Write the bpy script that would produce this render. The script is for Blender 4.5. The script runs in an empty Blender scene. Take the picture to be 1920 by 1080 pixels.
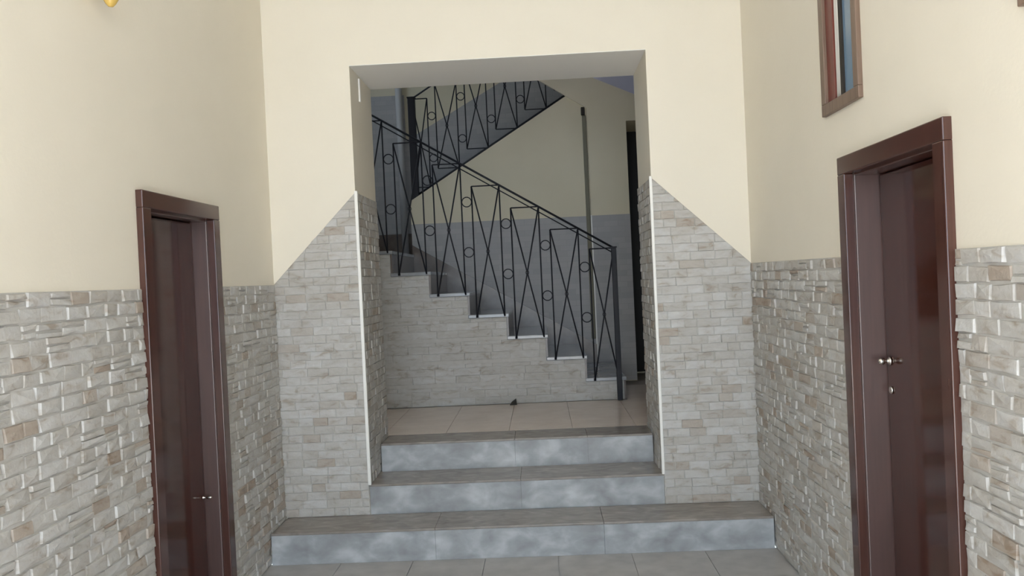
import bpy, math, random
from mathutils import Vector, Matrix
random.seed(11)
scene = bpy.context.scene
C = scene.collection

# ------------------------------------------------------------------ camera
F_PX, YAW, PITCH, ROLL, EYE = 1549.0, 0.0343, 0.0112, -0.0461, 1.646
cam_data = bpy.data.cameras.new('camera')
cam_data.sensor_width = 36.0
cam_data.lens = 36.0 * F_PX / 1920.0
cam_data.clip_start = 0.05
cam = bpy.data.objects.new('camera', cam_data)
C.objects.link(cam)
_cy, _sy, _cp, _sp = math.cos(YAW), math.sin(YAW), math.cos(PITCH), math.sin(PITCH)
_fw = Vector((-_sy * _cp, _cy * _cp, -_sp))
_rt0 = Vector((_cy, _sy, 0))
_up0 = _rt0.cross(_fw)
_cr, _sr = math.cos(ROLL), math.sin(ROLL)
_rt = _rt0 * _cr + _up0 * _sr
_up = -_rt0 * _sr + _up0 * _cr
_m = Matrix((_rt, _up, -_fw)).transposed().to_4x4()
_m.translation = Vector((0, 0, EYE))
cam.matrix_world = _m
scene.camera = cam

# ------------------------------------------------------------------ world, daylight, exposure
world = bpy.data.worlds.new('sky')
scene.world = world
world.use_nodes = True
wn = world.node_tree.nodes
bg = wn['Background']
bg.inputs['Color'].default_value = (0.72, 0.86, 1.0, 1)
bg.inputs['Strength'].default_value = 5.0
scene.view_settings.view_transform = 'Standard'
scene.view_settings.look = 'None'
scene.view_settings.gamma = 1.0
scene.view_settings.use_curve_mapping = False
scene.view_settings.exposure = 0.03
sun_d = bpy.data.lights.new('sun', 'SUN')          # falls on the forecourt and just inside the entrance, behind the camera
sun_d.energy = 29.0
sun_d.angle = 0.009
sun_d.color = (1.0, 0.98, 0.97)
sun = bpy.data.objects.new('sun', sun_d)
C.objects.link(sun)
sun.rotation_euler = (math.radians(36), 0, math.radians(6))
scene.cycles.max_bounces = 12
scene.cycles.diffuse_bounces = 8


def portal(name, loc, rot, sx, sy):
    """marks a daylight opening (entrance, added stair window) for the sampler; gives no light of its own"""
    d = bpy.data.lights.new(name, 'AREA')
    d.shape = 'RECTANGLE'
    d.size, d.size_y = sx, sy
    d.cycles.is_portal = True
    o = bpy.data.objects.new(name, d)
    C.objects.link(o)
    o.location, o.rotation_euler = loc, rot
    return o


# main dimensions (metres)
XL, XR, YB = -1.691, 1.319, 5.2          # hall side walls, end wall
R = 0.19                                 # entrance riser
OXL, OXR, OZ, TH = -1.143, 0.722, 3.04, 0.658   # opening in the end wall
YI = YB + TH
DADO, PEAK = 1.675, 2.236
ZL = 3 * R                               # stair-hall floor level
Y_ENT = -1.6                             # entrance front behind the camera
CEIL = 3.75
portal('entrance_portal', ((XL + XR) / 2, Y_ENT - 0.02, 1.5), (math.pi / 2, 0, 0), 2.9, 3.0)
portal('added_window_portal', (-2.93, 7.9, 4.15), (0, -math.pi / 2, 0), 1.3, 1.3)


# ------------------------------------------------------------------ materials
def mat(name, color, rough=0.5, spec=0.5, metal=0.0):
    m = bpy.data.materials.new(name)
    m.use_nodes = True
    b = m.node_tree.nodes['Principled BSDF']
    b.inputs['Base Color'].default_value = (*color, 1)
    b.inputs['Roughness'].default_value = rough
    b.inputs['Specular IOR Level'].default_value = spec
    b.inputs['Metallic'].default_value = metal
    return m


def nd(m, t, **kw):
    n = m.node_tree.nodes.new(t)
    for k, v in kw.items():
        if k in n.inputs:
            n.inputs[k].default_value = v
        else:
            setattr(n, k, v)
    return n


def ln(m, a, ao, b, bi):
    m.node_tree.links.new(a.outputs[ao], b.inputs[bi])


def ramp(m, stops):
    r = nd(m, 'ShaderNodeValToRGB')
    el = r.color_ramp.elements
    while len(el) < len(stops):
        el.new(0.5)
    for e, (p, c) in zip(el, stops):
        e.position = p
        e.color = (*c, 1)
    return r


def noisy(name, stops, scale, rough=0.5, spec=0.5, bump=0.0, stretch=(1, 1, 1), detail=4.0, bscale=None, distort=0.0):
    m = mat(name, stops[0][1], rough, spec)
    b = m.node_tree.nodes['Principled BSDF']
    tc = nd(m, 'ShaderNodeTexCoord')
    mp = nd(m, 'ShaderNodeMapping')
    mp.inputs['Scale'].default_value = stretch
    geo = nd(m, 'ShaderNodeNewGeometry')
    ln(m, geo, 'Position', mp, 'Vector')
    n = nd(m, 'ShaderNodeTexNoise', Scale=scale, Detail=detail, Distortion=distort)
    ln(m, mp, 'Vector', n, 'Vector')
    r = ramp(m, stops)
    ln(m, n, 'Fac', r, 'Fac')
    ln(m, r, 'Color', b, 'Base Color')
    if bump:
        n2 = nd(m, 'ShaderNodeTexNoise', Scale=bscale or scale * 4, Detail=3.0)
        ln(m, mp, 'Vector', n2, 'Vector')
        bp = nd(m, 'ShaderNodeBump', Strength=bump, Distance=0.01)
        ln(m, n2, 'Fac', bp, 'Height')
        ln(m, bp, 'Normal', b, 'Normal')
    return m


M = {}
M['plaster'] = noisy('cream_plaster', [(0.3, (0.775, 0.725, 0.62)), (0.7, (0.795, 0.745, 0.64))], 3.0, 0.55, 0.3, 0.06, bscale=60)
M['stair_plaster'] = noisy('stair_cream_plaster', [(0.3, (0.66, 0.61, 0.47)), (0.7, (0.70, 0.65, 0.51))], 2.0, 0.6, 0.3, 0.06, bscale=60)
M['ceiling'] = mat('white_ceiling_paint', (0.87, 0.86, 0.83), 0.7, 0.2)
M['soffit_blue_cast'] = mat('soffit_tinted_by_blue_light', (0.60, 0.63, 0.86), 0.6, 0.3)  # cool light on the stair soffit, put into its base colour
M['mortar'] = noisy('pale_mortar', [(0.3, (0.46, 0.445, 0.42)), (0.7, (0.52, 0.51, 0.49))], 20, 0.8, 0.2)
M['white_trim'] = mat('white_plastic_trim', (0.86, 0.85, 0.82), 0.35, 0.5)
M['tile_pink'] = noisy('salmon_ceramic_tile', [(0.3, (0.72, 0.61, 0.53)), (0.7, (0.80, 0.69, 0.61))], 6, 0.22, 0.5)
M['tile_grey'] = noisy('greige_ceramic_tile', [(0.3, (0.34, 0.33, 0.325)), (0.7, (0.44, 0.425, 0.415))], 9, 0.3, 0.5)
M['grout'] = mat('tile_grout', (0.30, 0.26, 0.22), 0.8, 0.2)
M['tread'] = noisy('taupe_marble_tread', [(0.25, (0.20, 0.175, 0.155)), (0.6, (0.29, 0.26, 0.235)), (0.8, (0.36, 0.33, 0.30))], 7, 0.22, 0.5, stretch=(1, 2.2, 2), distort=1.2)
M['tread_gloss'] = noisy('polished_tread_painted_glint', [(0.25, (0.27, 0.28, 0.295)), (0.55, (0.34, 0.35, 0.37)), (0.8, (0.42, 0.43, 0.45))], 5, 0.14, 0.6, stretch=(1, 1.5, 1), distort=0.8)  # paler bluish tone stands in for skylight reflected on the treads
M['riser'] = noisy('veined_grey_marble_riser', [(0.28, (0.25, 0.255, 0.265)), (0.5, (0.35, 0.37, 0.39)), (0.74, (0.55, 0.575, 0.60))], 8, 0.4, 0.5, stretch=(0.8, 1, 1.2), distort=0.3, detail=6)
M['skirting'] = noisy('brown_marble_skirting', [(0.3, (0.13, 0.10, 0.088)), (0.7, (0.19, 0.155, 0.135))], 8, 0.25, 0.5)
M['iron'] = mat('black_painted_iron', (0.016, 0.016, 0.022), 0.5, 0.3)
M['wood'] = noisy('dark_varnished_wood', [(0.3, (0.046, 0.014, 0.009)), (0.7, (0.068, 0.021, 0.013))], 4, 0.10, 0.36, stretch=(14, 14, 0.7), detail=5)
M['wood_frame'] = noisy('brown_varnished_casing', [(0.3, (0.058, 0.023, 0.017)), (0.7, (0.085, 0.036, 0.027))], 4, 0.14, 0.6, stretch=(14, 14, 0.7), detail=5)
M['wood_jamb'] = noisy('satin_brown_jamb', [(0.3, (0.062, 0.026, 0.020)), (0.7, (0.088, 0.038, 0.030))], 4, 0.45, 1.0, stretch=(14, 14, 0.7), detail=5)
M['wood_jamb'].node_tree.nodes['Principled BSDF'].inputs['Coat Weight'].default_value = 0.8
M['wood_jamb'].node_tree.nodes['Principled BSDF'].inputs['Coat Roughness'].default_value = 0.42
M['wood_black'] = mat('near_black_wood', (0.012, 0.009, 0.008), 0.4, 0.4)
M['chrome'] = mat('worn_chrome', (0.72, 0.70, 0.66), 0.25, 0.5, 1.0)
M['brass'] = mat('dull_brass', (0.30, 0.22, 0.10), 0.4, 0.5, 1.0)
M['amber_glass'] = mat('amber_glass', (0.62, 0.42, 0.11), 0.2, 0.5)
M['win_frame'] = noisy('faded_brown_window_frame', [(0.3, (0.16, 0.105, 0.075)), (0.7, (0.22, 0.15, 0.11))], 5, 0.4, 0.4, stretch=(10, 10, 1))
M['win_sash'] = noisy('red_brown_sash', [(0.3, (0.14, 0.035, 0.025)), (0.7, (0.19, 0.055, 0.04))], 5, 0.35, 0.4, stretch=(10, 10, 1))
M['curtain'] = mat('white_fabric', (0.72, 0.70, 0.66), 0.8, 0.2)
M['conduit'] = mat('olive_painted_conduit', (0.19, 0.18, 0.135), 0.6, 0.3)
M['pipe'] = mat('pale_grey_pipe', (0.55, 0.56, 0.58), 0.4, 0.4)
M['concrete'] = noisy('pale_concrete', [(0.3, (0.46, 0.44, 0.41)), (0.7, (0.56, 0.54, 0.50))], 1.5, 0.8, 0.2)
M['dark_brass'] = mat('tarnished_brass', (0.16, 0.10, 0.06), 0.4, 0.5, 1.0)
M['dark'] = mat('dark_rubber', (0.03, 0.025, 0.02), 0.6, 0.3)

# split-face stone: tone comes with each piece (face attribute), streaks and grain on top
m = mat('split_face_stone', (0.5, 0.48, 0.45), 0.6, 0.35)
b = m.node_tree.nodes['Principled BSDF']
at = nd(m, 'ShaderNodeAttribute', attribute_name='tone')
rp = ramp(m, [(0.0, (0.37, 0.31, 0.26)), (0.08, (0.42, 0.375, 0.33)), (0.16, (0.455, 0.44, 0.415)), (0.5, (0.485, 0.475, 0.455)), (1.0, (0.535, 0.53, 0.52))])
ln(m, at, 'Fac', rp, 'Fac')
geo = nd(m, 'ShaderNodeNewGeometry')
mp = nd(m, 'ShaderNodeMapping')
mp.inputs['Scale'].default_value = (1, 1, 2.4)
ln(m, geo, 'Position', mp, 'Vector')
n1 = nd(m, 'ShaderNodeTexNoise', Scale=11.0, Detail=5.0, Distortion=0.8)
ln(m, mp, 'Vector', n1, 'Vector')
r1 = ramp(m, [(0.28, (0.70, 0.62, 0.54)), (0.42, (0.93, 0.91, 0.89)), (0.58, (1, 1, 1)), (0.75, (1.06, 1.07, 1.08))])
ln(m, n1, 'Fac', r1, 'Fac')
mx = nd(m, 'ShaderNodeMix', data_type='RGBA', blend_type='MULTIPLY')
mx.inputs[0].default_value = 1.0
m.node_tree.links.new(rp.outputs['Color'], mx.inputs[6])
m.node_tree.links.new(r1.outputs['Color'], mx.inputs[7])
m.node_tree.links.new(mx.outputs[2], b.inputs['Base Color'])
n2 = nd(m, 'ShaderNodeTexNoise', Scale=70.0, Detail=4.0)
ln(m, geo, 'Position', n2, 'Vector')
bp = nd(m, 'ShaderNodeBump', Strength=0.35, Distance=0.008)
ln(m, n2, 'Fac', bp, 'Height')
ln(m, bp, 'Normal', b, 'Normal')
M['stone'] = m

# far stone dado in the stair hall (pieces too small and dim to tell apart)
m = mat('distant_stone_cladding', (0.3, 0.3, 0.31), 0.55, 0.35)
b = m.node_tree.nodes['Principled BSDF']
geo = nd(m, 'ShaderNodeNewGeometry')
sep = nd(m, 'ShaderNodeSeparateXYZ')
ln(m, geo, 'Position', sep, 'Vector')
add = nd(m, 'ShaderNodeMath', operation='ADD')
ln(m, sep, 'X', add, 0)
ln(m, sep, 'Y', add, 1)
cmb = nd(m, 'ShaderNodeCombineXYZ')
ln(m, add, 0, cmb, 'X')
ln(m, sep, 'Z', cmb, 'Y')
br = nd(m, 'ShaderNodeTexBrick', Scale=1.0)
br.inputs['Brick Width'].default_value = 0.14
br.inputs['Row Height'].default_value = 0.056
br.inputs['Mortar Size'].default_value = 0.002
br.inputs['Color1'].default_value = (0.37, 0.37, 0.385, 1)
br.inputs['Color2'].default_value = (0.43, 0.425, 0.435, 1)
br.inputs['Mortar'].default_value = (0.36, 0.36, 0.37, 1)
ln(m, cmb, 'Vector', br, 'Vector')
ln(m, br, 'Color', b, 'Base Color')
M['stone_far'] = m

# opaque pane; the blue of the sky is put into its colour
M['pane'] = mat('pane_painted_sky', (0.16, 0.25, 0.36), 0.12, 0.5)


# ------------------------------------------------------------------ builders
def add_obj(name, me, material=None, parent=None, kind=None):
    o = bpy.data.objects.new(name, me)
    C.objects.link(o)
    if material is not None and me is not None:
        me.materials.append(M[material])
    if parent is not None:
        o.parent = parent
        if parent.type == 'EMPTY':
            o.matrix_parent_inverse = Matrix.Translation(-parent.location)
    if kind:
        o['kind'] = kind
    return o


def tag(o, label, cat, group=None):
    o['label'] = label
    o['category'] = cat
    if group:
        o['group'] = group
    return o


def thing(name, loc, label, cat, group=None):
    o = bpy.data.objects.new(name, None)
    C.objects.link(o)
    o.location = loc
    o.empty_display_size = 0.1
    return tag(o, label, cat, group)


def mesh(name, v, f, smooth=False):
    me = bpy.data.meshes.new(name)
    me.from_pydata([tuple(p) for p in v], [], f)
    import bmesh
    bm = bmesh.new()
    bm.from_mesh(me)
    bmesh.ops.recalc_face_normals(bm, faces=bm.faces)
    bm.to_mesh(me)
    bm.free()
    if smooth:
        for p in me.polygons:
            p.use_smooth = True
    return me


def box_vf(x0, x1, y0, y1, z0, z1):
    v = [(x, y, z) for x in (x0, x1) for y in (y0, y1) for z in (z0, z1)]
    f = [(0, 1, 3, 2), (4, 6, 7, 5), (0, 4, 5, 1), (2, 3, 7, 6), (0, 2, 6, 4), (1, 5, 7, 3)]
    return v, f


def bevel(o, w, seg=2):
    md = o.modifiers.new('edge', 'BEVEL')
    md.width = w
    md.segments = seg
    md.limit_method = 'ANGLE'
    return o


def box(name, x0, x1, y0, y1, z0, z1, material, parent=None, kind=None, bev=0.0):
    o = add_obj(name, mesh(name, *box_vf(x0, x1, y0, y1, z0, z1)), material, parent, kind)
    if bev:
        bevel(o, bev)
    return o


def prism_vf(poly, axis, a, b):
    """poly: 2D outline; axis 'Y' -> (x,z) outline extruded along Y, 'X' -> (y,z), 'Z' -> (x,y)"""
    def p(u, w, t):
        return {'Y': (u, t, w), 'X': (t, u, w), 'Z': (u, w, t)}[axis]
    n = len(poly)
    v = [p(u, w, a) for u, w in poly] + [p(u, w, b) for u, w in poly]
    f = [tuple(range(n)), tuple(range(2 * n - 1, n - 1, -1))]
    f += [(i, (i + 1) % n, n + (i + 1) % n, n + i) for i in range(n)]
    return v, f


def prism(name, poly, axis, a, b, material, parent=None, kind=None, bev=0.0):
    o = add_obj(name, mesh(name, *prism_vf(poly, axis, a, b)), material, parent, kind)
    if bev:
        bevel(o, bev)
    return o


def wall_holes(name, axis, t0, t1, u0, u1, w0, w1, holes, material):
    """one connected wall slab with rectangular holes; axis = thickness axis ('X' or 'Y')"""
    us = sorted({u0, u1} | {h[0] for h in holes} | {h[1] for h in holes})
    ws = sorted({w0, w1} | {h[2] for h in holes} | {h[3] for h in holes})
    idx, v, f = {}, [], []

    def vid(i, j, s):
        k = (i, j, s)
        if k not in idx:
            idx[k] = len(v)
            t = (t0, t1)[s]
            v.append((t, us[i], ws[j]) if axis == 'X' else (us[i], t, ws[j]))
        return idx[k]

    def solid(i, j):
        if not (0 <= i < len(us) - 1 and 0 <= j < len(ws) - 1):
            return False
        cu, cw = (us[i] + us[i + 1]) / 2, (ws[j] + ws[j + 1]) / 2
        return not any(h[0] < cu < h[1] and h[2] < cw < h[3] for h in holes)
    for i in range(len(us) - 1):
        for j in range(len(ws) - 1):
            if not solid(i, j):
                continue
            for s in (0, 1):
                f.append((vid(i, j, s), vid(i + 1, j, s), vid(i + 1, j + 1, s), vid(i, j + 1, s)))
            for (di, dj, a, b_) in ((-1, 0, (i, j), (i, j + 1)), (1, 0, (i + 1, j), (i + 1, j + 1)), (0, -1, (i, j), (i + 1, j)), (0, 1, (i, j + 1), (i + 1, j + 1))):
                if not solid(i + di, j + dj):
                    f.append((vid(*a, 0), vid(*b_, 0), vid(*b_, 1), vid(*a, 1)))
    return add_obj(name, mesh(name, v, f), material, None, 'structure')


def tube_vf(pts, r, seg=6, closed=False):
    pts = [Vector(p) for p in pts]
    v, f, n = [], [], len(pts)
    for i, p in enumerate(pts):
        a = pts[(i - 1) % n] if (closed or i > 0) else p
        c = pts[(i + 1) % n] if (closed or i < n - 1) else p
        t = (c - a).normalized()
        ref = Vector((0, 1, 0)) if abs(t.y) < 0.9 else Vector((1, 0, 0))
        e1 = t.cross(ref).normalized()
        e2 = t.cross(e1)
        for k in range(seg):
            an = 2 * math.pi * k / seg
            v.append(p + e1 * r * math.cos(an) + e2 * r * math.sin(an))
    rings = n if closed else n - 1
    for i in range(rings):
        j = (i + 1) % n
        for k in range(seg):
            k2 = (k + 1) % seg
            f.append((i * seg + k, i * seg + k2, j * seg + k2, j * seg + k))
    if not closed:
        f.append(tuple(range(seg)))
        f.append(tuple(range((n - 1) * seg, n * seg)))
    return v, f


def tube(name, pts, r, material, parent=None, seg=6, closed=False):
    return add_obj(name, mesh(name, *tube_vf(pts, r, seg, closed), smooth=True), material, parent)


def lathe(name, prof, origin, material, parent=None, seg=20, axis=Vector((0, 0, 1))):
    """prof: list of (radius, height) along axis from origin"""
    q = Vector((0, 0, 1)).rotation_difference(axis)
    v, f = [], []
    for r, h in prof:
        for k in range(seg):
            an = 2 * math.pi * k / seg
            v.append(Vector(origin) + q @ Vector((r * math.cos(an), r * math.sin(an), h)))
    for i in range(len(prof) - 1):
        for k in range(seg):
            k2 = (k + 1) % seg
            f.append((i * seg + k, i * seg + k2, (i + 1) * seg + k2, (i + 1) * seg + k))
    f.append(tuple(range(seg)))
    f.append(tuple(range((len(prof) - 1) * seg, len(prof) * seg)))
    return add_obj(name, mesh(name, v, f, smooth=True), material, parent)


# ------------------------------------------------------------------ split-face stones
def clip_poly(poly, a, b_, c):
    """keep the side a*u + b*w <= c"""
    out = []
    for i in range(len(poly)):
        p, q = poly[i], poly[(i + 1) % len(poly)]
        dp, dq = a * p[0] + b_ * p[1] - c, a * q[0] + b_ * q[1] - c
        if dp <= 0:
            out.append(p)
        if (dp < 0 < dq) or (dq < 0 < dp):
            t = dp / (dp - dq)
            out.append((p[0] + t * (q[0] - p[0]), p[1] + t * (q[1] - p[1])))
    return out


def area2(poly):
    return abs(sum(poly[i][0] * poly[(i + 1) % len(poly)][1] - poly[(i + 1) % len(poly)][0] * poly[i][1] for i in range(len(poly)))) / 2


ROW, GAP = 0.053, 0.0018


def stone_cells(u0, u1, w0, w1, clips=(), lmin=0.075, lmax=0.165, row=ROW, rows=None, rough=0.0):
    cells = []
    n = max(1, round((w1 - w0) / row))
    h = (w1 - w0) / n
    for j in range(n):
        a, b_ = w0 + j * h, w0 + (j + 1) * h
        ua, ub = (u0, u1) if rows is None else rows(j)
        u = ua - random.random() * 0.1
        while u < ub - 1e-6:
            L = random.uniform(lmin, lmax)
            s, e = max(u, ua), min(u + L, ub)
            if ub - e < 0.03:
                e = ub
            u = e if e == ub else u + L
            if e - s < 0.018:
                continue
            g = GAP / 2
            jt = lambda: g + random.random() ** 2 * rough
            mid = a + (b_ - a) * random.uniform(0.38, 0.62)
            for (za, zb) in (((a, mid), (mid, b_)) if rough and random.random() < 0.14 else ((a, b_),)):
                poly = [(s + jt(), za + jt()), (e - jt(), za + jt()), (e - jt(), zb - jt()), (s + jt(), zb - jt())]
                for (ca, cb, cc) in clips:
                    poly = clip_poly(poly, ca, cb, cc)
                    if len(poly) < 3:
                        break
                if len(poly) >= 3 and area2(poly) > 2.5e-4:
                    cells.append(poly)
    return cells


def stone_vf(poly, to3, relief):
    """one stone: outline on the wall, chipped front ring, raised off-centre crown"""
    cu = sum(p[0] for p in poly) / len(poly)
    cw = sum(p[1] for p in poly) / len(poly)
    ring = []
    for i in range(len(poly)):
        p, q = poly[i], poly[(i + 1) % len(poly)]
        ring.append(p)
        if math.hypot(q[0] - p[0], q[1] - p[1]) > 0.075:
            ring.append(((p[0] + q[0]) / 2, (p[1] + q[1]) / 2))
    n = len(ring)
    base = random.uniform(0.25, 1.0) * relief
    tu, tw = random.uniform(-0.35, 0.35) * relief, random.uniform(-0.35, 0.2) * relief
    v = [to3(p[0], p[1], 0.0) for p in ring]
    for p in ring:
        k = 0.0035 / max(0.02, math.hypot(p[0] - cu, p[1] - cw))
        du = (p[0] - cu) / 0.07 * tu + (p[1] - cw) / 0.028 * tw
        d = max(0.15 * relief, base + du + random.uniform(-0.22, 0.22) * relief)
        v.append(to3(p[0] + (cu - p[0]) * k, p[1] + (cw - p[1]) * k, d))
    v.append(to3(cu + random.uniform(-0.02, 0.02), cw + random.uniform(-0.008, 0.008), base + random.uniform(0.1, 0.45) * relief))
    f = []
    for i in range(n):
        j = (i + 1) % n
        f.append((i, j, n + j, n + i))
        f.append((n + i, n + j, 2 * n))
    return v, f


def px(p):
    d = Vector(p) - Vector((0, 0, EYE))
    z = d.dot(_fw)
    if z < 0.3:
        return None
    return 960 + F_PX * d.dot(_rt) / z, 540 - F_PX * d.dot(_up) / z


def shown_area(pts):
    q = [px(p) for p in pts]
    if any(c is None for c in q):
        return 0.0
    if all(c[0] < 0 for c in q) or all(c[0] > 1920 for c in q) or all(c[1] < 0 for c in q) or all(c[1] > 1080 for c in q):
        return 0.0
    return area2(q)


def tone_mesh(name, v, f, tones):
    me = mesh(name, v, f)
    at = me.attributes.new('tone', 'FLOAT', 'FACE')
    at.data.foreach_set('value', tones)
    return me


def lay_stones(parent, sets, limit=300, low=0.0):
    """sets: list of (cells, to3, relief). The largest in view become parts, the rest one part of kind stuff."""
    items = []
    for cells, to3, relief in sets:
        for poly in cells:
            items.append((shown_area([to3(p[0], p[1], 0) for p in poly]), poly, to3, relief))
    items.sort(key=lambda t: -t[0])
    rv, rf, rt = [], [], []
    for i, (sa, poly, to3, relief) in enumerate(items):
        v, f = stone_vf(poly, to3, relief)
        tone = low + (1 - low) * random.random()
        if i < limit and sa > 0:
            add_obj('stone', tone_mesh('stone', v, f, [tone] * len(f)), 'stone', parent)
        else:
            o = len(rv)
            rv += v
            rf += [tuple(k + o for k in fc) for fc in f]
            rt += [tone] * len(f)
    if rv:
        o = add_obj('stone_cladding', tone_mesh('stone_cladding', rv, rf, rt), 'stone', parent, 'stuff')


# ------------------------------------------------------------------ hall shell
DL0, DL1 = 3.44, 4.277         # left door casing, Y range
DR0, DR1 = 2.658, 3.585        # right door casing
DTOP = 2.096
CW, CT = 0.075, 0.03           # casing width, casing projection
W1 = (3.344, 3.77, 2.305, 3.15)   # window_1: Y range, Z range
W2 = (1.82, 2.25, 2.305, 3.15)

wl = wall_holes('wall_left', 'X', XL - 0.25, XL, Y_ENT, YB, -0.05, CEIL, [(DL0 + CW - 0.01, DL1 - CW + 0.01, -0.05, DTOP - CW + 0.01)], 'plaster')
wr = wall_holes('wall_right', 'X', XR, XR + 0.25, Y_ENT, YB, -0.05, CEIL,
                [(DR0 + CW - 0.01, DR1 - CW + 0.01, -0.05, DTOP - CW + 0.01),
                 (W1[0] + 0.05, W1[1] - 0.05, W1[2] + 0.05, W1[3] - 0.05), (W2[0] + 0.05, W2[1] - 0.05, W2[2] + 0.05, W2[3] - 0.05)], 'plaster')
wbl = box('wall_back_left', -2.9, OXL, YB, YI, -0.05, OZ, 'plaster', None, 'structure')
wbr = box('wall_back_right', OXR, 2.4, YB, YI, -0.05, OZ, 'plaster', None, 'structure')
wbh = box('wall_back_header', -2.9, 2.4, YB, YI, OZ, 5.2, 'plaster', None, 'structure')
box('ceiling', XL - 0.25, XR + 0.25, Y_ENT, YB, CEIL, CEIL + 0.2, 'ceiling', None, 'structure')

box('soffit_panel', OXL, OXR, YB + 0.001, YI - 0.001, OZ - 0.004, OZ, 'ceiling', wbh)
# stone cladding of the hall: mortar bed and stones
BED = 0.005
for wall, x0, x1, segs in ((wl, XL, XL + BED, ((Y_ENT, DL0), (DL1, YB))), (wr, XR - BED, XR, ((Y_ENT, DR0), (DR1, YB)))):
    for (a, b_) in segs:
        box('mortar_bed', x0, x1, a, b_, 0.0, DADO, 'mortar', wall)


def on_left(u, w, d):
    return (XL + BED + d, u, w)


def on_right(u, w, d):
    return (XR - BED - d, u, w)


def on_back(u, w, d):
    return (u, YB - BED - d, w)


def on_rev_left(u, w, d):
    return (OXL + BED + d, u, w)


def on_rev_right(u, w, d):
    return (OXR - BED - d, u, w)


REL = 0.009
lay_stones(wl, [(stone_cells(Y_ENT + 0.05, DL0, 0.0, DADO, rough=0.007), on_left, REL), (stone_cells(DL1, YB - 0.012, 0.0, DADO, rough=0.007), on_left, REL)])
lay_stones(wr, [(stone_cells(Y_ENT + 0.05, DR0, 0.0, DADO, rough=0.007), on_right, REL), (stone_cells(DR1, YB - 0.012, 0.0, DADO, rough=0.007), on_right, REL)])
sl = (PEAK - DADO) / (OXL - XL)
sr_ = (PEAK - DADO) / (XR - OXR)
prism('mortar_bed', [(XL, R), (OXL, R), (OXL, PEAK), (XL, DADO)], 'Y', YB - BED, YB, 'mortar', wbl)
prism('mortar_bed', [(OXR, R), (XR, R), (XR, DADO), (OXR, PEAK)], 'Y', YB - BED, YB, 'mortar', wbr)
for wall, x0, x1 in ((wbl, OXL, OXL + BED), (wbr, OXR - BED, OXR)):
    box('mortar_bed', x0, x1, YB, YI, 2 * R, PEAK, 'mortar', wall)
lay_stones(wbl, [(stone_cells(XL, OXL, R, PEAK, [(-sl, 1, DADO - sl * XL)]), on_back, 0.006),
                 (stone_cells(YB, YI, 2 * R, PEAK), on_rev_left, 0.008)], low=0.06)
lay_stones(wbr, [(stone_cells(OXR, XR, R, PEAK, [(sr_, 1, DADO + sr_ * XR)]), on_back, 0.006),
                 (stone_cells(YB, YI, 2 * R, PEAK), on_rev_right, 0.008)], low=0.06)
# white corner trims on the edges of the opening
for wall, x0, x1 in ((wbl, OXL - 0.004, OXL + 0.016), (wbr, OXR - 0.014, OXR + 0.004)):
    box('corner_trim', x0, x1, YB - 0.016, YB + 0.004, 2 * R, PEAK + 0.01, 'white_trim', wall, None, 0.003)

# floor of the hall
fl = box('floor', XL - 0.25, XR + 0.25, Y_ENT, 4.90, -0.10, -0.008, 'tile_grey', None, 'structure')
box('ground_forecourt', -9, 9, -14, Y_ENT, -0.14, -0.012, 'concrete', None, 'structure')
ts, y = 0.43, 4.862
while y > 2.2:
    x = XL + 0.004
    while x < XR - 0.02:
        x1 = min(x + ts, XR - 0.002)
        box('tile', x + 0.0015, x1 - 0.0015, y - ts + 0.0015, y - 0.0015, -0.009, 0.0, 'tile_grey', fl)
        x += ts
    y -= ts

# ------------------------------------------------------------------ entrance steps
T1, Y3 = 4.862, 5.549


def step_run(parent, x0, x1, yf, yb, z0, z1, joints):
    """a riser slab in pieces and a tread slab in pieces"""
    xs = [x0] + list(joints) + [x1]
    for a, b_ in zip(xs[:-1], xs[1:]):
        box('riser', a + 0.0005, b_ - 0.0005, yf, yf + 0.03, z0, z1 - 0.014, 'riser', parent)
        box('tread', a + 0.0005, b_ - 0.0005, yf - 0.004, yb, z1 - 0.014, z1, 'tread', parent, None, 0.003)


st1 = thing('entrance_step', ((XL + XR) / 2, 4.862, 0), 'lowest marble entrance step running from wall to wall', 'step', 'entrance steps')
st2 = thing('entrance_step', (-0.2, YB, R), 'middle marble entrance step filling the foot of the opening', 'step', 'entrance steps')
st3 = thing('entrance_step', (-0.2, Y3, 2 * R), 'top marble entrance step at the edge of the tiled stair hall', 'step', 'entrance steps')
step_run(st1, XL + 0.018, XR - 0.018, T1, YB - 0.001, 0.0, R, (-0.69, 0.31))
step_run(st2, OXL + 0.001, OXR - 0.001, YB + 0.004, Y3, R, 2 * R, (-0.18,))
step_run(st3, OXL + 0.016, OXR - 0.016, Y3, Y3 + 0.30, 2 * R, 3 * R, (-0.22, 0.27))


box('step_core', XL + 0.02, XR - 0.02, T1 + 0.03, YB - 0.002, -0.008, R - 0.015, 'mortar', st1)
box('step_core', OXL + 0.002, OXR - 0.002, YB + 0.034, Y3 + 0.02, 0.0, 2 * R - 0.015, 'mortar', st2)
box('step_core', OXL + 0.017, OXR - 0.017, Y3 + 0.03, Y3 + 0.299, 0.0, 3 * R - 0.015, 'mortar', st3)

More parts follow.
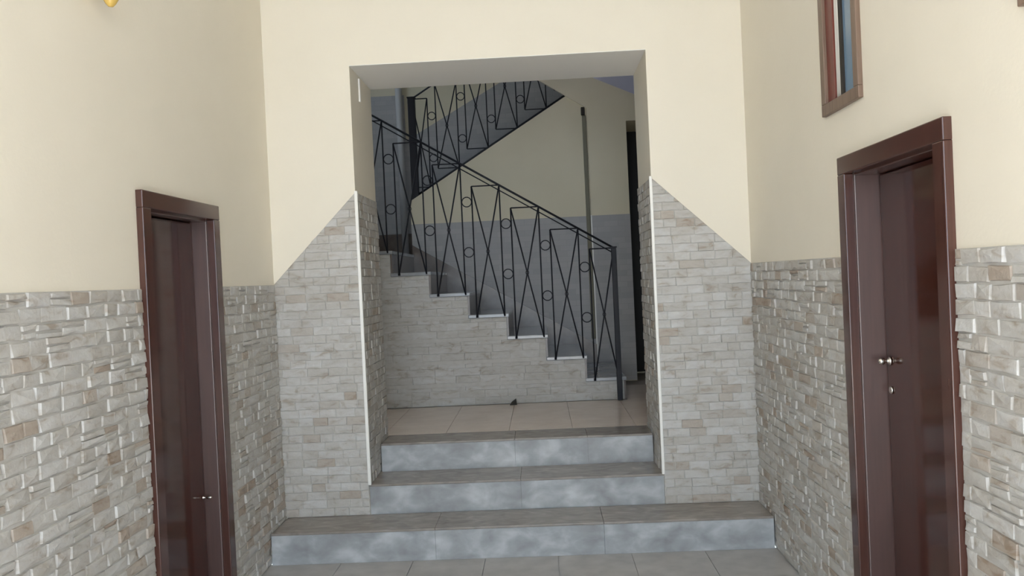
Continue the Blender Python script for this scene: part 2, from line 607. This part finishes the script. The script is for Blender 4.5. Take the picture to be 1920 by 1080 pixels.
# ------------------------------------------------------------------ doors
def door(name, side, y0, y1, lock):
    """side -1: left wall (door faces +X), +1: right wall (faces -X)"""
    XW = XL if side < 0 else XR
    dv = bpy.data.objects.new(name, None)
    C.objects.link(dv)
    dv.location = (XW, (y0 + y1) / 2, 0)
    dv['kind'] = 'structure'

    def bx(n, d0, d1, a, b_, z0, z1, mt, par=None, bev=0.004):
        # d: distance from the wall face into the room (+) or into the wall (-)
        xa, xb = XW - side * d0, XW - side * d1
        return box(n, min(xa, xb), max(xa, xb), a, b_, z0, z1, mt, par or dv, None, bev)
    # casing: two uprights and a head
    bx('casing', -0.012, CT, y0, y0 + CW, 0.0, DTOP - CW, 'wood_frame')
    bx('casing', -0.012, CT, y1 - CW, y1, 0.0, DTOP - CW, 'wood_frame')
    bx('head_casing', -0.012, CT, y0, y1, DTOP - CW, DTOP, 'wood_frame')
    # jamb lining
    dd = 0.085
    bx('jamb', -0.19, -0.008, y0 + CW - 0.012, y0 + CW + 0.012, 0.0, DTOP - CW, 'wood_jamb')
    bx('jamb', -0.19, -0.008, y1 - CW - 0.012, y1 - CW + 0.012, 0.0, DTOP - CW, 'wood_jamb')
    bx('head_jamb', -0.19, -0.008, y0 + CW + 0.012, y1 - CW - 0.012, DTOP - CW - 0.012, DTOP - CW + 0.012, 'wood_frame')
    leaf = bx('door_leaf', -dd - 0.045, -dd, y0 + CW + 0.015, y1 - CW - 0.015, 0.006, DTOP - CW - 0.015, 'wood')
    bx('light_stop_panel', -0.245, -0.20, y0 + CW - 0.011, y1 - CW + 0.011, 0.0, DTOP - CW + 0.01, 'wood_black', None, 0.0)  # added unseen behind the leaf, stops daylight leaking through the gaps
    return dv, leaf, XW + side * dd


d1, leaf1, xf1 = door('door_1', -1, DL0, DL1, None)
d2, leaf2, xf2 = door('door_2', 1, DR0, DR1, None)


def knob(leaf, x, y, z, nx, r=0.017):
    k = lathe('lock_knob', [(0.004, 0), (r * 1.25, 0.001), (r * 1.3, 0.006), (r * 0.6, 0.010), (r * 0.55, 0.022), (r, 0.028), (r * 1.05, 0.040), (r * 0.7, 0.048), (0.002, 0.050)],
              (x, y, z), 'chrome', leaf, 16, Vector((nx, 0, 0)))
    return k


leaf2.matrix_parent_inverse = Matrix.Translation((xf2 - d2.location.x, DR0 + CW - d2.location.y, 0)) @ Matrix.Rotation(-0.034, 4, 'Z') @ Matrix.Translation((-xf2, -(DR0 + CW), 0))
ky = DR1 - CW - 0.055
knob(leaf2, xf2, ky, 1.235, -1, 0.014)
lathe('keyhole_plate', [(0.003, 0), (0.016, 0.0005), (0.016, 0.005), (0.012, 0.009), (0.002, 0.010)], (xf2, ky - 0.004, 1.115), 'chrome', leaf2, 16, Vector((-1, 0, 0)))
knob(leaf1, xf1, DL1 - CW - 0.045, 0.60, 1, 0.007)

# ------------------------------------------------------------------ high windows of the right wall
def window(name, w):
    y0, y1, z0, z1 = w
    wv = bpy.data.objects.new(name, None)
    C.objects.link(wv)
    wv.location = (XR, (y0 + y1) / 2, z0)
    wv['kind'] = 'structure'
    fw = 0.05
    for (a, b_, c, d, nme) in ((y0, y0 + fw, z0 + fw, z1 - fw, 'window_frame'), (y1 - fw, y1, z0 + fw, z1 - fw, 'window_frame'), (y0, y1, z0, z0 + fw, 'window_sill'), (y0, y1, z1 - fw, z1, 'window_head')):
        box(nme, XR - 0.02, XR + 0.12, a, b_, c, d, 'win_frame', wv, None, 0.003)
    # casements set in the frame: the far one stands ajar towards the outside
    ya, yb, za, zb = y0 + fw, y1 - fw, z0 + fw, z1 - fw
    ym = ya + 0.145
    box('sash', XR - 0.006, XR + 0.04, yb - 0.085, yb - 0.001, za + 0.001, zb - 0.001, 'win_sash', wv, None, 0.002)
    box('mullion', XR - 0.006, XR + 0.04, ym, ym + 0.028, za + 0.001, zb - 0.001, 'dark', wv, None, 0.002)
    box('pane', XR + 0.004, XR + 0.010, ya, ym, za, zb, 'pane', wv)
    box('pane', XR + 0.020, XR + 0.026, ym + 0.028, yb - 0.085, za, zb, 'pane', wv)
    # folds of the curtain hanging in front of the far casement
    n, v, f = 14, [], []
    for i in range(n + 1):
        yy = ym + 0.029 + (yb - 0.086 - ym - 0.029) * i / n
        xx = XR + 0.004 + 0.006 * math.sin(i * 1.9)
        for zz in (za + 0.01, zb - 0.005):
            v += [(xx, yy, zz), (xx + 0.004, yy, zz)]
    for i in range(n):
        o, p = i * 4, (i + 1) * 4
        f += [(o, p, p + 2, o + 2), (o + 1, o + 3, p + 3, p + 1), (o, o + 1, p + 1, p), (o + 2, p + 2, p + 3, o + 3)]
    f += [(0, 2, 3, 1), (n * 4, n * 4 + 1, n * 4 + 3, n * 4 + 2)]
    add_obj('curtain', mesh('curtain', v, f, True), 'curtain', wv)
    return wv


window('window_1', W1)
window('window_2', W2)

# ------------------------------------------------------------------ stair hall shell
YS, YW, YF = 7.10, 8.40, 9.70            # stair side face, spine wall, far wall
XA, XZ_ = -2.9, 2.4
TOPZ = 5.2
fs = box('floor_stair_hall', XA, XZ_, Y3 + 0.3, 9.2, ZL - 0.2, ZL - 0.008, 'grout', None, 'structure')
tw = 0.45
for i in range(-3, 5):
    for j in range(0, 6):
        x0, y1 = -0.268 + tw * i, 7.09 - tw * (j - 2)
        xa, xb, ya, yb = max(x0, -1.6), min(x0 + tw, 2.3), max(y1 - tw, Y3 + 0.302), y1
        if ya > 7.0 and xa < 0.68:
            xa = max(xa, 0.70)
        if xb - xa < 0.03 or yb - ya < 0.03:
            continue
        box('tile', xa + 0.0015, xb - 0.0015, ya + 0.0015, yb - 0.0015, ZL - 0.009, ZL, 'tile_pink', fs)

DK0, DKS = 2.52 + 0.605 * 1.224, 0.605   # top line of the spine wall: z = DK0 + DKS * x
sp_top = lambda x: DK0 + DKS * x
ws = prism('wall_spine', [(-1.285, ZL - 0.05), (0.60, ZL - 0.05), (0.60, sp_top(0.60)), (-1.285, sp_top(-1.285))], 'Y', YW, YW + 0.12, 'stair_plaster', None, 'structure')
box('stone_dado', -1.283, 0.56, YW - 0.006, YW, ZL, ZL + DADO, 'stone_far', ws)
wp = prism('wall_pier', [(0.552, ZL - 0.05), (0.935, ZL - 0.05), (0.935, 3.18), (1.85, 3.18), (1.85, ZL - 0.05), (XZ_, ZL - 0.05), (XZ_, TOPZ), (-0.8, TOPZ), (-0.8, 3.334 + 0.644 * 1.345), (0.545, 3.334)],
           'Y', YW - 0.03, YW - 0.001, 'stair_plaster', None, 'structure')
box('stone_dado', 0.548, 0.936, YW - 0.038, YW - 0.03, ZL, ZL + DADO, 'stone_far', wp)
box('corner_trim', 0.540, 0.552, YW - 0.042, YW - 0.03, ZL, ZL + DADO + 0.005, 'white_trim', wp)
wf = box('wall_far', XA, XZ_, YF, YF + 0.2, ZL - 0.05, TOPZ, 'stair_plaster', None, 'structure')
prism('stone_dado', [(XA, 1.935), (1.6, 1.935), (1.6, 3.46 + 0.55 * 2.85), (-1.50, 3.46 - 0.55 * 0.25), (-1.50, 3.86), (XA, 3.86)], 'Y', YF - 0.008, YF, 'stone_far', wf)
box('skirting', XA, -1.25, YF - 0.02, YF - 0.008, 1.935, 2.23, 'skirting', wf)
wsl = wall_holes('wall_stair_left', 'X', XA - 0.2, XA, YB, YF + 0.2, ZL - 0.05, TOPZ, [(7.3, 8.5, 3.6, 4.7)], 'stair_plaster')
box('wall_stair_right', XZ_, XZ_ + 0.2, YB, YF + 0.2, ZL - 0.05, TOPZ, 'stair_plaster', None, 'structure')
box('ceiling_stair_hall', XA, XZ_, YI, YF, TOPZ, TOPZ + 0.2, 'ceiling', None, 'structure')
# unseen window added above the half landing to bring daylight into the stairwell
w3 = bpy.data.objects.new('window_added_daylight', None)
C.objects.link(w3)
w3.location = (XA, 7.9, 3.6)
w3['kind'] = 'structure'
for (a, b_, c, d) in ((7.3, 8.5, 3.60, 3.65), (7.3, 8.5, 4.65, 4.70), (7.3, 7.35, 3.65, 4.65), (8.45, 8.5, 3.65, 4.65), (7.88, 7.92, 3.65, 4.65)):
    box('window_frame', XA - 0.12, XA - 0.06, a, b_, c, d, 'win_frame', w3)

# door recess in the pier wall
d3 = bpy.data.objects.new('door_3', None)
C.objects.link(d3)
d3.location = (1.39, 9.0, ZL)
d3['kind'] = 'structure'
box('recess_side', 0.875, 0.935, YW, 9.05, ZL, 3.24, 'stair_plaster', d3)
box('recess_side', 1.85, 1.91, YW, 9.05, ZL, 3.24, 'stair_plaster', d3)
box('recess_head', 0.935, 1.85, YW, 9.05, 3.18, 3.24, 'stair_plaster', d3)
box('door_leaf', 0.94, 1.845, 9.0, 9.05, ZL + 0.004, 3.175, 'wood_black', d3)

# underside of the next flight up, over the landing
so = prism('ceiling_soffit', [(XZ_, 3.43), (1.06, 3.43), (-0.8, 3.43 + 0.457 * 1.86), (-0.8, 3.43 + 0.457 * 1.86 + 0.18), (1.06, 3.61), (XZ_, 3.61)], 'Y', 6.3, YW - 0.031, 'soffit_blue_cast', None, 'structure')

# ------------------------------------------------------------------ lower flight
RUN, RISE, X0 = 0.3275, 0.195, 0.68
NS = 7
ZM = ZL + NS * RISE                    # half landing
lf = thing('stair_flight', (-0.3, YS, ZL), 'lower marble stair flight climbing left, its side clad in pale stone', 'stairs')
prof = [(-1.62, ZL)]
prof.append((X0, ZL))
for k in range(NS):
    xk = X0 - RUN * k
    zk = ZL + RISE * (k + 1) - 0.03
    prof += [(xk, zk)]
    if k < NS - 1:
        prof += [(xk - RUN, zk)]
prof.append((-1.62, ZM - 0.03))
prism('stair_body', prof, 'Y', YS + 0.012, YW - 0.044, 'mortar', lf)
for k in range(NS):
    xk = X0 - RUN * k
    zt = ZL + RISE * (k + 1)
    box('riser', xk, xk + 0.015, YS + 0.006, YW - 0.044, zt - RISE + (0.0 if k else 0.002), zt - 0.03, 'skirting', lf)
    xe = xk - RUN if k < NS - 1 else -1.62
    yb = YW - 0.044
    box('tread', xe, xk + 0.022, YS - 0.016, yb, zt - 0.03, zt, 'tread_gloss' if 'tread_gloss' in M else 'tread', lf, None, 0.005)


def on_side(u, w, d):
    return (u, YS + 0.011 - d, w)


side_rows = round((NS * RISE - 0.03) / (RISE / 3))
cells = []
rh = RISE / 3
for j in range(NS * 3):
    zc0, zc1 = ZL + j * rh, ZL + (j + 1) * rh
    k = j // 3
    if j % 3 == 2:
        zc1 -= 0.031
    cells += stone_cells(-1.60, X0 - RUN * k, zc0, zc1, lmin=0.14, lmax=0.30, row=1.0)
lay_stones(lf, [(cells, on_side, 0.004)], low=0.30)
hl = box('floor_half_landing', XA, -1.625, YS - 0.016, YF - 0.021, ZM - 0.2, ZM, 'tread', None, 'structure')
box('landing_slab', -1.625, -1.285, YW - 0.04, YF - 0.021, ZM - 0.2, ZM, 'tread', hl)
# skirting along the spine wall, following the flight
sk = lambda x: ZL + RISE + (X0 - x) / RUN * RISE
prism('skirting', [(0.545, sk(0.545) - 0.30), (0.545, sk(0.545) + 0.10), (-1.28, sk(-1.28) + 0.10), (-1.28, sk(-1.28) - 0.30)], 'Y', YW - 0.043, YW - 0.0065, 'skirting', ws)

# ------------------------------------------------------------------ upper flight (behind the spine wall)
uf = thing('stair_flight', (-0.3, YW + 0.12, ZM), 'upper stair flight rising right behind the cream spine wall', 'stairs')
uprof = [(-1.28, ZM - 0.20)]
top = [(-1.28, ZM - 0.03)]
for k in range(6):
    xk = -1.28 + RUN * k
    zt = ZM + RISE * (k + 1) - 0.03
    top += [(xk, zt), (xk + RUN, zt)]
uprof = [(-1.28, ZM - 0.22), (-0.95, ZM - 0.22), (-1.28 + RUN * 6, ZM + RISE * 6 - 0.32)] + list(reversed(top))
prism('stair_body', uprof, 'Y', YW + 0.121, YF - 0.021, 'mortar', uf)
for k in range(6):
    xk = -1.28 + RUN * k
    zt = ZM + RISE * (k + 1)
    box('tread', xk - 0.02, xk + RUN, YW + 0.125, YF - 0.022, zt - 0.03, zt, 'tread', uf, None, 0.005)
box('upper_landing', 0.70, XZ_ - 0.01, YW + 0.125, YF - 0.022, ZM + RISE * 7 - 0.05, ZM + RISE * 7, 'tread', uf)


# ------------------------------------------------------------------ wrought iron railings
def railing(root, s_to_x, yp, rail, base, v1s, dv, newel_s, newel_z, newel_half, first_v2, sub=None, base_bar=None, s_end=None, rr=0.0062, foot=0.0):
    """one bent-rod pattern per tread: two uprights joined by two rings, a crossed pair of diagonals, short level rods"""
    P = lambda s, z: (s_to_x(s), yp, z)
    x = s_to_x(newel_s)
    box('newel_post', x - newel_half, x + newel_half, yp - newel_half, yp + newel_half, newel_z[0], newel_z[1], 'iron', root, None, 0.004)
    box('newel_cap', x - newel_half - 0.006, x + newel_half + 0.006, yp - newel_half - 0.006, yp + newel_half + 0.006, newel_z[1], newel_z[1] + 0.012, 'iron', root, None, 0.003)
    hr = [P(newel_s, rail(newel_s)), P(s_end, rail(s_end))]
    tube('handrail', hr, 0.009, 'iron', root, 8)
    if sub:
        tube('sub_rail', [P(newel_s, rail(newel_s) - sub), P(s_end, rail(s_end) - sub)], 0.005, 'iron', root)
    if base_bar:
        tube('base_rail', [P(newel_s, base_bar(newel_s)), P(s_end, base_bar(s_end))], 0.017, 'iron', root, 8)
    n = len(v1s)
    prev_top, prev_bot, prev_s = rail(first_v2), base(0), first_v2
    for k, s1 in enumerate(v1s):
        b1 = base(k)
        s2 = s1 + dv
        t1 = prev_top
        tube('upright', [P(s1, b1), P(s1, t1)], rr, 'iron', root)
        if foot:
            box('foot_bracket', s_to_x(s1) - 0.010, s_to_x(s1) + 0.010, yp, yp + foot, b1 - 0.004, b1 + 0.016, 'iron', root)
        tube('level_rod', [P(prev_s, prev_top), P(s1, prev_top)], rr * 0.9, 'iron', root)
        tube('diagonal_rod', [P(prev_s, prev_bot), P(s1, t1)], rr, 'iron', root)
        tube('diagonal_rod', [P(prev_s, prev_top), P(s1, b1)], rr, 'iron', root)
        # small collar where the diagonals cross
        cs, cz = (prev_s + s1) / 2, None
        za = prev_bot + (t1 - prev_bot) * 0.5
        tube('collar', [(s_to_x(cs) + 0.013 * math.cos(a * math.pi / 5), yp, za + 0.017 * math.sin(a * math.pi / 5)) for a in range(10)], 0.0035, 'iron', root, 5, True)
        if base_bar:
            tube('level_rod', [P(prev_s, prev_bot), P(s1, prev_bot)], rr * 0.9, 'iron', root)
        if s2 < s_end:
            b2 = base(k + 1)
            t2 = rail(s2)
            tube('upright', [P(s2, b2), P(s2, t2)], rr, 'iron', root)
            xc = (s_to_x(s1) + s_to_x(s2)) / 2
            for off in (0.305, 0.735):
                zc = rail((s1 + s2) / 2) - off
                rad = dv / 2 - 0.003
                tube('ring', [(xc + rad * math.cos(a * math.pi / 7), yp, zc + rad * math.sin(a * math.pi / 7)) for a in range(14)], 0.0048, 'iron', root, 5, True)
            prev_top, prev_bot, prev_s = t2, b2, s2


rl = thing('stair_railing', (0.637, YS - 0.02, ZL), 'black iron railing of zigzag rods and rings along the lower flight', 'railing', None)
lrail = lambda s: 1.869 + 0.612 * s
railing(rl, lambda s: 0.637 - s, YS - 0.038, lrail, lambda k: ZL + RISE * (k + 1) - 0.02, [0.206 + RUN * k for k in range(7)], 0.09, 0.0, (ZL, 1.869), 0.021, 0.0,
        sub=0.045, s_end=2.20, foot=0.021)
ru = thing('stair_railing', (-1.235, YW + 0.06, ZM), 'black iron railing of zigzag rods and rings on top of the sloping spine wall', 'railing', None)
urail = lambda s: sp_top(-1.235 + s) + 1.02
ubase = lambda s: sp_top(-1.235 + s) + 0.016
railing(ru, lambda s: -1.235 + s, YW + 0.06, urail, lambda k: ubase(0.16 + 0.305 * k), [0.16 + 0.305 * k for k in range(6)], 0.085, 0.0, (ZM, 3.54), 0.036, 0.0,
        base_bar=ubase, s_end=1.80)

# ------------------------------------------------------------------ small things
tag(tube('drain_pipe', [(-1.555, YF - 0.055, ZM), (-1.555, YF - 0.055, TOPZ - 0.002)], 0.04, 'pipe', None, 14), 'pale grey vertical pipe behind the newel of the upper railing', 'pipe')
cn = thing('cable_conduit', (0.525, YW - 0.02, 1.0), 'olive painted vertical conduit beside the stair hall pier', 'conduit')
box('channel', 0.497, 0.538, YW - 0.034, YW - 0.0065, 1.0, 3.26, 'conduit', cn, None, 0.008)
box('junction_cap', 0.490, 0.526, YW - 0.05, YW - 0.0065, 3.26, 3.34, 'dark', cn, None, 0.006)
tag(box('plastic_strip', OXL + 0.0005, OXL + 0.012, 5.44, 5.462, 2.862, 3.015, 'white_trim', None, None, 0.003), 'short white plastic strip high on the left reveal of the opening', 'strip')
tag(prism('rubber_wedge', [(-0.305, ZL), (-0.245, ZL), (-0.252, ZL + 0.05), (-0.29, ZL + 0.022)], 'Y', 7.02, 7.065, 'dark', None), 'small dark wedge on the tiles at the foot of the stair side', 'wedge')

LY, LZ = 3.179, 2.776
lm = thing('wall_lamp', (XL, LY, LZ), 'amber glass bowl wall lamp high on the left wall', 'lamp')
lathe('back_plate', [(0.002, 0), (0.055, 0.0), (0.055, 0.008), (0.03, 0.018), (0.002, 0.019)], (XL, LY + 0.015, LZ + 0.145), 'brass', lm, 18, Vector((1, 0, 0)))
tube('arm', [(XL + 0.015, LY + 0.015, LZ + 0.145), (XL + 0.05, LY + 0.01, LZ + 0.135), (XL + 0.07, LY + 0.005, LZ + 0.105), (XL + 0.07, LY, LZ + 0.065)], 0.008, 'brass', lm, 8)
lathe('glass_bowl', [(0.002, 0.0), (0.010, 0.002), (0.020, 0.014), (0.034, 0.040), (0.046, 0.070), (0.052, 0.10), (0.048, 0.10), (0.04, 0.07), (0.002, 0.03)], (XL + 0.07, LY, LZ), 'amber_glass', lm, 22)
